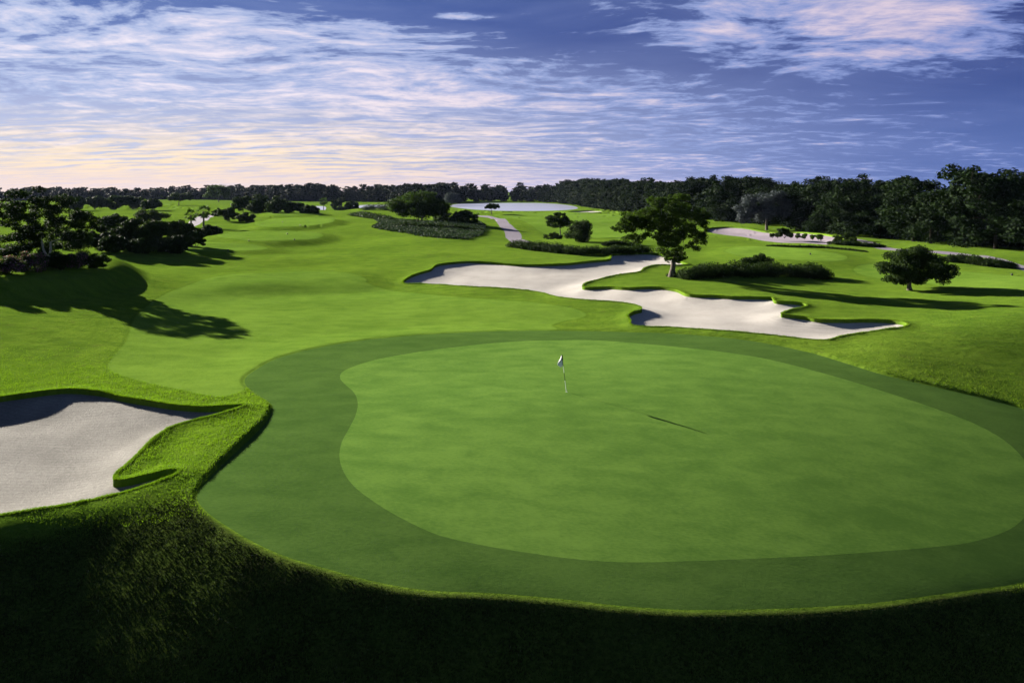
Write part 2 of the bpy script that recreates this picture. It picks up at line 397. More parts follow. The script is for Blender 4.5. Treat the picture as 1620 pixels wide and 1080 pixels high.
def sand_mat(name, a, b, bump=.4, wave=.30):
    m, t, p = principled(name)
    P = t.n.new('ShaderNodeNewGeometry').outputs['Position']
    n1 = t.noise(P, .35, 4, .6); n2 = t.noise(P, 9, 5, .7); n3 = t.noise(P, 70, 2, .6)
    w = t.new('ShaderNodeTexWave', {'Scale': 1.1, 'Distortion': 9.0, 'Detail': 2.0, 'Detail Scale': .35}, bands_direction='Y')
    t.l.new(t.mul(P, (.12, 1, 1)), w.inputs['Vector'])
    f = t.m('ADD', t.m('MULTIPLY', n1, .45), t.m('ADD', t.m('MULTIPLY', n2, .40), t.m('MULTIPLY', w.outputs['Fac'], wave * .5)))
    t.put(p.inputs['Base Color'], t.mix(t.step(f, .3, .7), a, b)); p.inputs['Roughness'].default_value = .95
    p.inputs['Specular IOR Level'].default_value = .1
    hgt = t.m('ADD', t.m('MULTIPLY', n2, .7), t.m('ADD', t.m('MULTIPLY', n3, .25), t.m('MULTIPLY', w.outputs['Fac'], wave * .7)))
    bp = t.new('ShaderNodeBump', {'Strength': bump, 'Distance': .06}); t.l.new(hgt, bp.inputs['Height'])
    t.l.new(bp.outputs[0], p.inputs['Normal'])
    return m


def leaf_mat(name, a, b, trans=.3, spots=None):
    m, t, p = principled(name)
    g = t.n.new('ShaderNodeNewGeometry')
    tc = t.n.new('ShaderNodeTexCoord').outputs['Object']
    oi = t.n.new('ShaderNodeObjectInfo').outputs['Random']
    n = t.noise(tc, .9, 3, .6)
    f = t.m('ADD', t.m('MULTIPLY', n, .7), t.m('ADD', t.m('MULTIPLY', g.outputs['Random Per Island'], .35), t.m('MULTIPLY', oi, .15)))
    col = t.mix(t.step(f, .3, .85), a, b)
    if spots:
        col = t.mix(t.step(t.m('ADD', t.m('MULTIPLY', t.noise(tc, .5, 2), .6), t.m('MULTIPLY', g.outputs['Random Per Island'], .4)), .58, .66), col, spots)
    t.put(p.inputs['Base Color'], col); p.inputs['Roughness'].default_value = .6; p.inputs['Specular IOR Level'].default_value = .02
    tr = t.n.new('ShaderNodeBsdfTranslucent'); t.put(tr.inputs[0], t.mix(1.0, col, C3(1.0, 1.3, .45), 'MULTIPLY'))
    mx = t.n.new('ShaderNodeMixShader'); mx.inputs[0].default_value = trans
    t.l.new(p.outputs[0], mx.inputs[1]); t.l.new(tr.outputs[0], mx.inputs[2])
    t.l.new(mx.outputs[0], t.n['Material Output'].inputs[0])
    return m


def plain(name, col, rough=.7, spec=.3, noise=None):
    m, t, p = principled(name)
    if noise:
        tc = t.n.new('ShaderNodeTexCoord').outputs['Object']
        t.put(p.inputs['Base Color'], t.mix(t.step(t.noise(tc, noise[0], 5, .65), .35, .65), col, noise[1]))
    else: p.inputs['Base Color'].default_value = col
    p.inputs['Roughness'].default_value = rough; p.inputs['Specular IOR Level'].default_value = spec
    return m


M = {}
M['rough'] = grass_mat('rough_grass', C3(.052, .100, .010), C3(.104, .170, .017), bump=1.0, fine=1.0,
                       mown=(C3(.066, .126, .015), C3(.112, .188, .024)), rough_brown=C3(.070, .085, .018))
M['green'] = grass_mat('green_turf', C3(.056, .116, .020), C3(.098, .176, .031), bump=.15, fine=.4)
M['collar'] = grass_mat('collar_turf', C3(.036, .074, .015), C3(.058, .107, .022), bump=.30, fine=.5)
M['sand'] = sand_mat('bunker_sand', C3(.22, .203, .188), C3(.36, .338, .316), .6, .5)
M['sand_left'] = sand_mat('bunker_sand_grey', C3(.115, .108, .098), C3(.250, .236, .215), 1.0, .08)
M['waste'] = sand_mat('waste_sand', C3(.17, .145, .175), C3(.24, .205, .24))
M['path'] = plain('path_concrete', C3(.125, .11, .14), .9, .1, (2.0, C3(.17, .15, .185)))
def water():
    m, t, p = principled('pond_water')
    P = t.n.new('ShaderNodeNewGeometry').outputs['Position']
    p.inputs['Base Color'].default_value = C3(.27, .28, .36); p.inputs['Roughness'].default_value = .30
    p.inputs['Specular IOR Level'].default_value = .9
    b = t.new('ShaderNodeBump', {'Strength': .2, 'Distance': .1}); t.l.new(t.noise(P, .8, 3), b.inputs['Height']); t.l.new(b.outputs[0], p.inputs['Normal'])
    return m
M['water'] = water()
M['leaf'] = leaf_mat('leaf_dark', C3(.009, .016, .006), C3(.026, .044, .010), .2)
M['leaf_midgreen'] = leaf_mat('leaf_mid', C3(.016, .028, .008), C3(.048, .075, .014), .35)
M['leaf_forest'] = leaf_mat('leaf_forest', C3(.005, .010, .004), C3(.011, .021, .006), .10)
M['bark_dark'] = plain('bark_dark', C3(.018, .015, .012), .9, .0)
M['leaf_grey'] = leaf_mat('leaf_grey', C3(.028, .034, .038), C3(.060, .070, .078), .1)
M['leaf_palm'] = leaf_mat('leaf_palm', C3(.025, .045, .015), C3(.055, .085, .025), .3)
M['leaf_cover'] = leaf_mat('leaf_cover', C3(.020, .032, .022), C3(.048, .066, .044), .15)
M['leaf_bloom'] = leaf_mat('leaf_bloom', C3(.014, .024, .008), C3(.040, .058, .014), .3, spots=C3(.20, .08, .17))
M['bark'] = plain('bark', C3(.05, .04, .032), .9, .1, (6, C3(.11, .095, .08)))
M['bark_pale'] = plain('bark_pale', C3(.16, .15, .14), .9, .1, (6, C3(.30, .29, .28)))


# ------------------------------------------------------------------ the ground sheet, cut along every edge
def build_ground():
    A, Bv = [], []                                    # fan coordinates used only to triangulate
    def tofan(P): return np.stack([P[:, 0] / P[:, 1] * F, H * F / P[:, 1]], 1)
    cols = np.concatenate([np.arange(-1000, -120, 22), np.arange(-120, 1740, 3.3), np.arange(1740, 2700, 22)]) - U0
    s = []; q = 1300.0
    while q > 3.0:
        s.append(q); q -= 25 if q > 860 else (2.7 if q > 170 else (1.5 if q > 90 else (1.2 if q > 35 else (.8 if q > 14 else 1.2))))
    rows = np.array(s)
    gx, gs = np.meshgrid(cols, rows); gx = gx.ravel(); gs = gs.ravel()
    rng = np.random.default_rng(3)
    gx = gx + rng.uniform(-.3, .3, len(gx)); 
    polys = {k: tofan(v) for k, v in POLY.items()}
    # an extra ring just outside the collar holds the step in the turf
    P = POLY['collar']; tang = np.roll(P, -1, 0) - np.roll(P, 1, 0); tang /= np.linalg.norm(tang, axis=1)[:, None]
    area = np.sum(P[:, 0] * np.roll(P[:, 1], -1) - np.roll(P[:, 0], -1) * P[:, 1])
    nrm = np.stack([tang[:, 1], -tang[:, 0]], 1) * (1 if area > 0 else -1)
    rings = []
    for off in (.14, .32):
        p = tofan(P + nrm * off); d_ = []
        for i in range(len(p)):
            a, b = p[i], p[(i + 1) % len(p)]; n = max(1, int(np.hypot(*(b - a)) / 3.2))
            d_ += [a + (b - a) * j / n for j in range(n)]
        rings.append(np.array(d_))
    verts = []; edges = []; faces = []; names = []
    allb = []
    for k, p in polys.items():
        # densify long edges
        pts = []
        for i in range(len(p)):
            a, b = p[i], p[(i + 1) % len(p)]; n = max(1, int(np.hypot(*(b - a)) / 3.2))
            for j in range(n): pts.append(a + (b - a) * j / n)
        if k.startswith('bunker'):
            pass
        b0 = len(verts); verts += [tuple(q_) for q_ in pts]; faces.append(list(range(b0, b0 + len(pts)))); names.append(k); allb += pts
    for p in rings:
        b0 = len(verts); verts += [tuple(q_) for q_ in p]; n = len(p)
        edges += [(b0 + i, b0 + (i + 1) % n) for i in range(n)]; allb += list(p)
    allb = np.array(allb)
    # drop grid points that crowd an edge
    cell = {}
    for x, y in allb: cell.setdefault((int(x // 1.6), int(y // 1.0)), 1)
    ix = (gx // 1.6).astype(int); iy = (gs // 1.0).astype(int)
    keep = np.array([(a, b) not in cell for a, b in zip(ix, iy)])
    verts += list(zip(gx[keep].tolist(), gs[keep].tolist()))
    ov, oe, of, _, _, ofid = delaunay_2d_cdt([Vector(v) for v in verts], edges, faces, 0, 1e-4, True)
    V2 = np.array([tuple(v) for v in ov]); Fc = np.array([f for f in of if len(f) == 3], np.int32)
    ids = [i for f, i in zip(of, ofid) if len(f) == 3]
    Y = H * F / V2[:, 1]; X = V2[:, 0] / F * Y
    # classify every triangle
    reg = np.zeros(len(Fc), int); order = ['ground'] + names
    cx = V2[Fc].mean(1); CY = H * F / cx[:, 1]; CX = cx[:, 0] / F * CY
    for k in ['collar'] + [n for n in names if n != 'collar']:
        p = polys[k]
        reg[sdf(p, cx[:, 0], cx[:, 1], 5.0) < 0] = order.index(k)
    z, dc = heights(X, Y)
    mow = np.full(len(X), 30.0)
    for k, p in MP.items(): mow = np.minimum(mow, sdf(p, X, Y, 30))
    dbl = sdf(POLY['bunker_left'], X, Y, 20); bank = sst(dc, -.02, .18) * sst(dbl, .8, 2.2) * (1 - sst(Y, 24.5, 27.8))  # bank: mask where the turf colour is darkened to look shaded
    # triangles wind upward?
    a, b, c = V2[Fc[:, 0]], V2[Fc[:, 1]], V2[Fc[:, 2]]
    A3 = np.stack([X, Y], 1); a, b, c = A3[Fc[:, 0]], A3[Fc[:, 1]], A3[Fc[:, 2]]
    cr = (b[:, 0] - a[:, 0]) * (c[:, 1] - a[:, 1]) - (b[:, 1] - a[:, 1]) * (c[:, 0] - a[:, 0])
    Fc[cr < 0] = Fc[cr < 0][:, ::-1]
    # rolled turf edge round the bunkers
    dig = np.zeros(len(X)); zs = z.copy()
    for k, (D, w, lip) in BUNK.items():
        d = sdf(POLY[k], X, Y, 14)
        sc = 1.0 if k != 'bunker_mid' else 1.0
        z = z + np.where(d >= -.001, .14 * np.exp(-(np.maximum(d, 0) / .7) ** 2), 0) * (1 if k != 'bunker_far' else 1)
        ins = d < .002
        dd = np.maximum(-d, 0)
        ii = np.where(ins)[0]; Pp = POLY[k]; En = np.roll(Pp, -1, 0); seg = En - Pp
        nseg = np.maximum(1, (np.hypot(seg[:, 0], seg[:, 1]) / .4).astype(int))
        mids = np.concatenate([p0 + s0 * ((np.arange(m_) + .5) / m_)[:, None] for p0, s0, m_ in zip(Pp, seg, nseg)]); ln = np.concatenate([np.full(m_, np.hypot(*s0) / m_) for s0, m_ in zip(seg, nseg)])
        for c0 in range(0, len(ii), 4000):
            j_ = ii[c0:c0 + 4000]; r3 = np.maximum((X[j_][:, None] - mids[:, 0]) ** 2 + (Y[j_][:, None] - mids[:, 1]) ** 2, .04) ** 1.5
            sd_ = np.sqrt(2 / (ln / r3).sum(1)); w_ = sst(dd[j_], .3, 1.2); dd[j_] = dd[j_] * (1 - w_) + sd_ * w_
        ripple = .02 * vnoise(X / 2.2, Y / 2.2, 21) * sst(dd, 0, 1.5)
        dig = np.where(ins, lip + D * sst(dd, -.6 * w, w) ** 1.4 - D * sst(0, -.6 * w, w) ** 1.4 + ripple, dig)
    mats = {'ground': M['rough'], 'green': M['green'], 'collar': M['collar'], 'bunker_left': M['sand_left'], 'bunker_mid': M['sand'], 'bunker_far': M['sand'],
            'bunker_right': M['waste'], 'pond': M['water'], 'pond_left': M['water'], 'pond_far': M['water'], 'path': M['path'], 'path_right': M['path'], 'path_left': M['path'], 'path_palm': M['path']}
    nice = {'ground': 'ground', 'green': 'putting_green', 'collar': 'green_collar', 'bunker_left': 'sand_bunker', 'bunker_mid': 'sand_bunker', 'bunker_far': 'sand_bunker',
            'bunker_right': 'waste_bunker', 'pond': 'pond', 'pond_left': 'pond', 'pond_far': 'pond', 'path': 'cart_path', 'path_right': 'cart_path', 'path_left': 'cart_path', 'path_palm': 'cart_path'}
    lab = {'ground': 'rolling mown rough and fairway turf of the golf course', 'green': 'large smooth putting green round the flagstick', 'collar': 'darker collar of turf ringing the putting green',
           'bunker_left': 'pale sand bunker at the left edge with a shaded far lip', 'bunker_mid': 'long winding white sand bunker behind the green', 'bunker_far': 'tiny pale bunker beside the far pond',
           'bunker_right': 'greyish pink waste bunker in front of the dark wood', 'pond': 'pale violet pond in front of the far wood', 'pond_left': 'thin strip of water left of the centre tree',
           'pond_far': 'speck of water beyond the dark wedge of thicket', 'path': 'winding pinkish cart path leading to the pond', 'path_right': 'thin grey cart path along the foot of the dark wood',
           'path_left': 'bit of cart path at the left edge', 'path_palm': 'bit of cart path between the palms'}
    for ri, k in enumerate(order):
        f = Fc[reg == ri]
        if not len(f): print('EMPTY', k); continue
        if k.startswith('pond'): zz = np.full(len(z), -1.0)
        elif k.startswith('bunker'): zz = zs - dig
        else: zz = z
        if k == 'ground':
            zg = z
        used, inv = np.unique(f.ravel(), return_inverse=True)
        Vv = np.stack([X[used], Y[used], zz[used]], 1); f2 = inv.reshape(-1, 3)
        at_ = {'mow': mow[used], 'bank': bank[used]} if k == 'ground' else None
        if k == 'ground':
            # turf walls down into bunkers: drop every ground edge that borders sand
            sandset = {order.index(n) for n in BUNK}
            e_g = {}
            for tri in f2:
                for i in range(3):
                    e_g[(tri[i], tri[(i + 1) % 3])] = 1
            back = {u_: i for i, u_ in enumerate(used)}
            bf = Fc[np.isin(reg, list(sandset))]
            walls = []; newv = []; nv = {}; tv = {}
            base_n = len(Vv)
            for tri in bf:
                for i in range(3):
                    p_, q_ = back.get(tri[i]), back.get(tri[(i + 1) % 3])
                    if p_ is None or q_ is None or (q_, p_) not in e_g: continue
                    for w_ in (p_, q_):
                        if w_ not in nv:
                            nv[w_] = base_n + len(newv); o = used[w_]; newv.append((X[o], Y[o], zs[o] - dig[o] - .25)); tv[w_] = base_n + len(newv); newv.append((X[o], Y[o], z[o]))
                    walls.append((tv[q_], tv[p_], nv[p_])); walls.append((tv[q_], nv[p_], nv[q_]))
            if newv:
                Vv = np.vstack([Vv, np.array(newv)]); f2 = np.vstack([f2, np.array(walls)])
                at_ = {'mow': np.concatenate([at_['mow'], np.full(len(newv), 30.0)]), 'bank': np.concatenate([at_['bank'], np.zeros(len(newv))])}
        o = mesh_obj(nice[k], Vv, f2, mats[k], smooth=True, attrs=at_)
        tag(o, lab[k], kind='structure')
        o.cycles.shadow_terminator_geometry_offset = .12
build_ground()


# ------------------------------------------------------------------ plants
def rnd(seed): return np.random.default_rng(seed)


def leaves(C, R, n, size, g, flat=.8, up=.35, shell=.5):
    """n leaf-shaped faces spread through blobs with centres C and radii R (k,3)"""
    C = np.asarray(C, float); R = np.asarray(R, float)
    w = (R[:, 0] * R[:, 1] * R[:, 2]) ** .67; idx = g.choice(len(C), n, p=w / w.sum())
    d = g.normal(size=(n, 3)); d /= np.linalg.norm(d, axis=1)[:, None]
    rr = g.uniform(0, 1, n) ** shell
    pos = C[idx] + d * R[idx] * rr[:, None]
    nr = d * .7 + g.normal(size=(n, 3)) * .6 + np.array([0, 0, up]); nr /= np.linalg.norm(nr, axis=1)[:, None]
    t = np.cross(nr, g.normal(size=(n, 3))); t /= np.linalg.norm(t, axis=1)[:, None]
    b = np.cross(nr, t); sz = size * g.uniform(.6, 1.35, n)[:, None]
    V = np.stack([pos - t * sz * .5, pos + b * sz * .27, pos + t * sz * .5 + nr * sz * .08, pos - b * sz * .27], 1).reshape(-1, 3)
    return V


def quads(V): return np.arange(len(V)).reshape(-1, 4)


class Tube:
    def __init__(s): s.v = []; s.f = []
    def add(s, pts, radii, n=7):
        pts = [Vector(p) for p in pts]; base = len(s.v)
        for i, p in enumerate(pts):
            d = (pts[min(i + 1, len(pts) - 1)] - pts[max(i - 1, 0)]).normalized()
            a = d.cross(Vector((.31, .95, .12))).normalized(); b = d.cross(a)
            for k in range(n):
                an = 2 * math.pi * k / n; s.v.append(p + (a * math.cos(an) + b * math.sin(an)) * radii[i])
            if i:
                for k in range(n):
                    o = base + (i - 1) * n; s.f.append((o + k, o + (k + 1) % n, o + n + (k + 1) % n, o + n + k))
    def build(s, name, mat, parent=None): return mesh_obj(name, [tuple(v) for v in s.v], s.f, mat, parent, smooth=True)


def empty(name, loc, rz=0):
    o = bpy.data.objects.new(name, None); COL.objects.link(o); o.location = loc; o.rotation_euler.z = rz
    o.empty_display_size = .3
    return o


def clumps(blobs, per, g, rs=.34):
    """break big blobs into irregular clumps: returns centres and radii"""
    C = []; R = []
    for (x, y, z, rx, ry, rz) in blobs:
        for _ in range(per):
            d = g.normal(size=3); d /= np.linalg.norm(d); q = g.uniform(.25, 1) ** .5 * .88
            C.append((x + d[0] * rx * q, y + d[1] * ry * q, z + d[2] * rz * q))
            r = g.uniform(.7, 1.35) * rs * (rx * ry * rz) ** (1 / 3)
            R.append((r * 1.15, r * 1.15, r * .72))
    return np.array(C), np.array(R)


def limbs(tb, fork, base, C, R, g, r0, stems=1, step=1, thin=.02, lean=(0, 0)):
    """trunk or stems from the ground to the fork, then a limb out to every clump"""
    fork = Vector(fork)
    mains = []
    for k in range(stems):
        off = Vector((0, 0, 0)) if stems == 1 else Vector((math.cos(k * 2.4) * r0 * 1.1, math.sin(k * 2.4) * r0 * 1.1, 0))
        f = fork + off * 4.0
        mid = (Vector(base) + f) / 2 + Vector((g.uniform(-.1, .1), g.uniform(-.1, .1), 0)) + off
        rr = r0 / (stems ** .45)
        tb.add([Vector(base) + off * .8 - Vector((0, 0, .3)), Vector(base) + off + Vector((0, 0, .12)), mid, f], [rr * 1.55, rr * 1.1, rr * .85, rr * .75], 9)
        mains.append((f, rr * .7))
    order = sorted(range(0, len(C), step), key=lambda i: (Vector(C[i]) - fork).length)
    nodes = list(mains)
    for i in order:
        c = Vector(C[i])
        best = min(nodes, key=lambda nd: (nd[0] - c).length + .35 * max(0, nd[0].z - c.z) * 3)
        p, pr = best; r1 = max(thin, pr * .62)
        m = p.lerp(c, .5) + Vector((g.uniform(-.1, .1), g.uniform(-.1, .1), g.uniform(.0, .16))) * (c - p).length
        tb.add([p, m, c], [r1, r1 * .75, r1 * .45], 5)
        nodes.append((m, r1 * .8)); nodes.append((c, r1 * .55))


def tree(name, u, v, blobs_px, label, cat='tree', group=None, seed=1, per=9, n=22000, leaf=.26, fork=.25, r0=.22, stems=1, mat='leaf', bark='bark', depth=.9, rs=.42, fork_u=0, shell=.5):
    """a tree standing at photo pixel (u, v); blobs are (u, v, half width, half height) in photo pixels"""
    g = rnd(seed); P = at(u, v); k = P.y / F
    blobs = []
    for (bu, bv, ru, rv) in blobs_px:
        blobs.append(((bu - u) * k, g.uniform(-.35, .35) * ru * k, (v - bv) * k, ru * k, ru * k * depth, rv * k))
    C, R = clumps(blobs, int(per * 1.6), g, rs); C[:, 2] = np.maximum(C[:, 2], R[:, 2] * .8); n = int(n * 1.5)
    root = empty(name, P); tag(root, label, cat, group)
    hgt = max(b[2] + b[5] for b in blobs)
    tb = Tube(); limbs(tb, (fork_u * k, 0, hgt * fork), (0, 0, 0), C, R, g, r0, stems)
    tb.build('trunk', M[bark], root)
    V = leaves(C, R, n, leaf, g, shell=shell)
    mesh_obj('crown', V, quads(V), M[mat], root)
    return root


def shrub(name, u, v, w, h, label, cat='shrub', group=None, seed=1, n=5000, leaf=.2, mat='leaf', per=10, depth=.8, lob=3, stems=5, squash=1.0):
    """a bush whose foot is at pixel (u, v), w and h in photo pixels"""
    g = rnd(seed); P = at(u, v); k = P.y / F; W = w * k / 2; Hh = h * k
    blobs = []
    for i in range(lob):
        a = (i + .5) / lob * 2 - 1
        hh = Hh * (1 - .35 * abs(a) ** 2) * g.uniform(.85, 1.0)
        blobs.append((a * W * .62, g.uniform(-.2, .2) * W * depth, hh * .5, W * (.45 if lob > 1 else .95), W * depth * (.6 if lob > 1 else .9), hh * .52))
    C, R = clumps(blobs, per, g, .42); C[:, 2] = np.maximum(C[:, 2], R[:, 2] * .5)
    root = empty(name, P); tag(root, label, cat, group)
    tb = Tube()
    for i in range(stems):
        c = Vector(C[g.integers(len(C))]); tb.add([(0, 0, -.25), (c.x * .55, c.y * .55, c.z * .5), tuple(c)], [.05, .035, .015], 5)
    tb.build('stem', M['bark'], root)
    V = leaves(C, R, n, leaf, g); V[:, 2] = np.maximum(V[:, 2], -.15)
    mesh_obj('foliage', V, quads(V), M[mat], root)
    return root


def hedge(name, pts, label, cat='hedge', hpx=10, wpx=14, group=None, seed=1, n=9000, leaf=.18, mat='leaf', uneven=.25):
    """a row of low planting along photo pixels: one thing of foliage and stems"""
    g = rnd(seed); Q = smooth_poly(pts, 6, closed=False); W = [at(*q) for q in Q]; o = W[len(W) // 2]
    C = []; R = []; tb = Tube()
    L = sum((W[i + 1] - W[i]).length for i in range(len(W) - 1)); 
    for i in range(len(W) - 1):
        seg = (W[i + 1] - W[i]); k = W[i].y / F; hh = hpx * k; ww = wpx * k * .5
        m = max(1, int(seg.length / (hh * .3)))
        for j in range(m):
            p = W[i] + seg * (j + g.uniform(0, 1)) / m - o
            tp = .55 + .45 * min(1, min(i, len(W) - 2 - i) / 4 + .2)
            h_ = hh * tp * g.uniform(1 - uneven, 1 + uneven * .4)
            for q in range(2):
                C.append((p.x + g.uniform(-.3, .3) * ww, p.y + g.uniform(-.6, .6) * ww, p.z + h_ * (.45 if q else .3))); R.append((max(ww, hh) * .7 * g.uniform(.8, 1.2), ww * .75, h_ * .5))
    V = leaves(np.array(C), np.array(R), n, leaf, g); root = mesh_obj(name, V, quads(V), M[mat]); root.location = o
    return tag(root, label, cat, group)


def palm(u, v, hpx, rpx, label, seed, group='cabbage palms by the left shrubs'):
    g = rnd(seed); P = at(u, v); k = P.y / F; h = hpx * k; r = rpx * k
    root = empty('palm_tree', P); tag(root, label, 'palm tree', group)
    tb = Tube(); tb.add([(0, 0, -.3), (.05, 0, h * .5), (0, 0, h)], [.26, .20, .22], 9); tb.build('trunk', M['bark'], root)
    V = []
    for i in range(46):
        az = g.uniform(0, 2 * math.pi); el = g.uniform(-.9, 1.35); L = r * g.uniform(.8, 1.1)
        d = Vector((math.cos(az) * math.cos(el), math.sin(az) * math.cos(el), math.sin(el)))
        side = d.cross(Vector((0, 0, 1))).normalized() if abs(d.z) < .98 else Vector((1, 0, 0))
        c0 = Vector((0, 0, h)); hub = c0 + d * L * .55
        for j in range(18):
            a = (j / 17 - .5) * 2.4
            dd = (d * math.cos(a) + side * math.sin(a)); tip = hub + dd * L * .5 - Vector((0, 0, .18 * L * abs(a) + .1 * L))
            s2 = dd.cross(d.cross(side)).normalized() * L * .028
            V += [hub, hub.lerp(tip, .5) + s2, tip, hub.lerp(tip, .5) - s2]
    V = np.array([tuple(q) for q in V]); mesh_obj('crown', V, quads(V), M['leaf_palm'], root)
    return root


# --- the four trees nearest the camera
tree('shade_tree', 1062, 438, [(1080,350,42,36),(1030,350,34,22),(1002,352,26,15),(1052,335,34,24),(1098,372,26,26),(1062,385,32,24),(1008,343,28,15),(983,360,18,11),(1036,366,26,20),(1003,377,20,10),(1076,317,24,12),(1040,320,20,10),(1066,405,22,12),(1110,345,18,20)],
     'large round headed tree on the grass tongue of the long winding bunker', seed=4, n=34000, leaf=.22, per=18, fork=.20, r0=.36, mat='leaf_midgreen', depth=.75, rs=.26, fork_u=4)
tree('spreading_tree', 75, 408, [(60,332,52,22),(112,345,38,24),(28,345,34,26),(34,306,24,9),(90,318,40,14),(60,362,46,16),(142,350,28,18),(122,374,30,10),(8,330,24,22),(60,300,14,6)],
     'sparse spreading tree with pale limbs on the flowering bed at the left edge', seed=11, n=23000, leaf=.19, per=26, fork=.22, r0=.17, stems=2, bark='bark_pale', rs=.205, depth=.8, fork_u=-6)
tree('oak_tree', 1439, 459, [(1452,420,46,22),(1412,425,24,12),(1492,429,28,12),(1452,400,28,10),(1474,440,36,8),(1420,442,22,7),(1436,410,30,14)],
     'low dense dark tree standing alone on the slope at the right', seed=6, n=22000, leaf=.22, per=9, fork=.2, r0=.26, rs=.42)
tree('oak_tree', 663, 353, [(650,323,30,18),(672,318,28,16),(632,332,18,11),(690,327,20,13),(660,334,34,10),(700,334,12,8)],
     'dense multi-stemmed tree in the ground cover bed left of the cart path', seed=7, n=22000, leaf=.45, per=9, fork=.28, r0=.30, stems=4, mat='leaf_midgreen', rs=.45)
# --- small trees further off
tree('young_tree', 886, 376, [(882,352,20,10),(872,346,12,6),(894,348,16,8),(886,340,10,4)], 'thin young tree with open crown beside the dome shaped shrub', seed=8, n=5000, leaf=.34, per=6, fork=.35, r0=.14)
tree('young_tree', 778, 340, [(778,326,9,6),(772,328,6,4),(785,327,6,4)], 'tiny solitary tree on the grass in front of the pond', seed=9, n=2500, leaf=.6, per=6, fork=.4, r0=.2)
tree('silver_tree', 1213, 364, [(1205,322,28,18),(1225,312,22,12),(1185,332,20,14),(1235,330,18,16),(1212,340,30,12),(1175,345,14,8)], 'silvery grey crowned tree against the dark wood behind the waste bunker', seed=10, n=14000, leaf=.5, per=9, fork=.3, r0=.4, mat='leaf_grey', rs=.42)
tree('round_tree', 715, 325, [(715,313,16,9)], 'pale grey green round tree just right of the multi-stemmed tree', seed=12, n=5000, leaf=.9, per=14, fork=.25, r0=.3, mat='leaf_grey')
tree('oak_tree', 283, 325, [(283,311,17,6),(272,314,8,4),(294,313,9,4)], 'small flat crowned oak alone on the far left lawn', seed=13, n=4500, leaf=.8, per=9, fork=.3, r0=.35)
tree('tall_tree', 346, 320, [(345,302,16,10),(333,307,10,7),(358,304,9,8)], 'tall airy tree rising behind the palms', seed=14, n=6000, leaf=.9, per=8, fork=.3, r0=.4, mat='leaf_midgreen')
for i, (u, v, w, h, d) in enumerate([(120,333,34,20,'leftmost'), (150,331,34,22,'second'), (180,331,32,22,'third'), (210,331,34,22,'fourth'), (242,333,32,20,'rightmost')]):
    tree('dark_tree', u, v, [(u, v - h * .55, w * .5, h * .42)], d + ' of the row of dark trees behind the left shrub mass', seed=20 + i, n=5000, leaf=.8, per=12, fork=.25, r0=.3, group='row of dark trees behind the left shrubs')

# --- shrubs and hedges
shrub('dome_shrub', 916, 383, 50, 38, 'dense dome shaped dark shrub beside the cart path bed', seed=30, n=12000, leaf=.26, lob=1, per=30)
shrub('low_shrub', 876, 379, 38, 12, 'low dark shrub at the foot of the thin young tree', seed=31, n=4000, leaf=.22)
shrub('round_shrub', 1197, 424, 60, 27, 'round black shrub rising from the bed right of the large tree', seed=32, n=9000, leaf=.2, lob=3, per=12)
hedge('hedge', [(1082,440),(1120,438),(1170,437),(1230,437),(1280,438),(1308,441)], 'long low leafy hedge bed right of the large tree', hpx=25, wpx=46, seed=33, n=42000, leaf=.2, mat='leaf')
hedge('hedge', [(1058,437),(1072,439),(1090,440)], 'small dark planting round the foot of the large tree', hpx=8, wpx=12, seed=133, n=2500, leaf=.16)
hedge('hedge', [(812,391),(850,396),(900,401),(950,403),(1000,401),(1022,399)], 'dark hedge between the cart path and the long bunker', hpx=16, wpx=30, seed=34, n=30000, leaf=.22)
hedge('hedge', [(955,389),(980,388),(1005,390)], 'short bumpy hedge behind the left side of the large tree', hpx=11, wpx=12, seed=134, n=5000, leaf=.22)
hedge('hedge', [(1497,413),(1530,416),(1565,421),(1602,424)], 'clipped hedge at the right by the path under the wood', hpx=15, wpx=18, seed=35, n=12000, leaf=.24)
hedge('hedge', [(1213,390),(1250,391),(1290,392),(1330,395),(1372,399)], 'thin dark hedge line behind the small right tee', hpx=4, wpx=5, seed=36, n=6000, leaf=.22)
hedge('hedge', [(1312,386),(1340,388),(1370,390),(1396,391)], 'low dark hedge where the waste bunker meets the path', hpx=8, wpx=12, seed=37, n=6000, leaf=.28)
for i, (u, v, w, h) in enumerate([(1222,375,9,7),(1230,375,9,7),(1251,375,10,7),(1261,376,11,7),(1273,377,12,8),(1286,378,10,8),(1299,379,17,8),(1325,381,20,9),(1351,381,14,6)]):
    names_ = ['first', 'second', 'third', 'fourth', 'fifth', 'sixth', 'seventh', 'eighth', 'ninth']
    shrub('ball_shrub', u, v, w, h, names_[i] + ' rounded shrub from the left along the waste bunker', seed=40 + i, n=1500, leaf=.3, lob=1, per=10, mat='leaf_midgreen', group='rounded shrubs in the waste bunker', stems=3)
shrub('bush', 1241, 375, 26, 17, 'taller dark bush among the rounded shrubs of the waste bunker', seed=50, n=4000, leaf=.35)
shrub('bush', 1343, 380, 22, 14, 'dark bush at the right end of the waste bunker', seed=51, n=3500, leaf=.32)
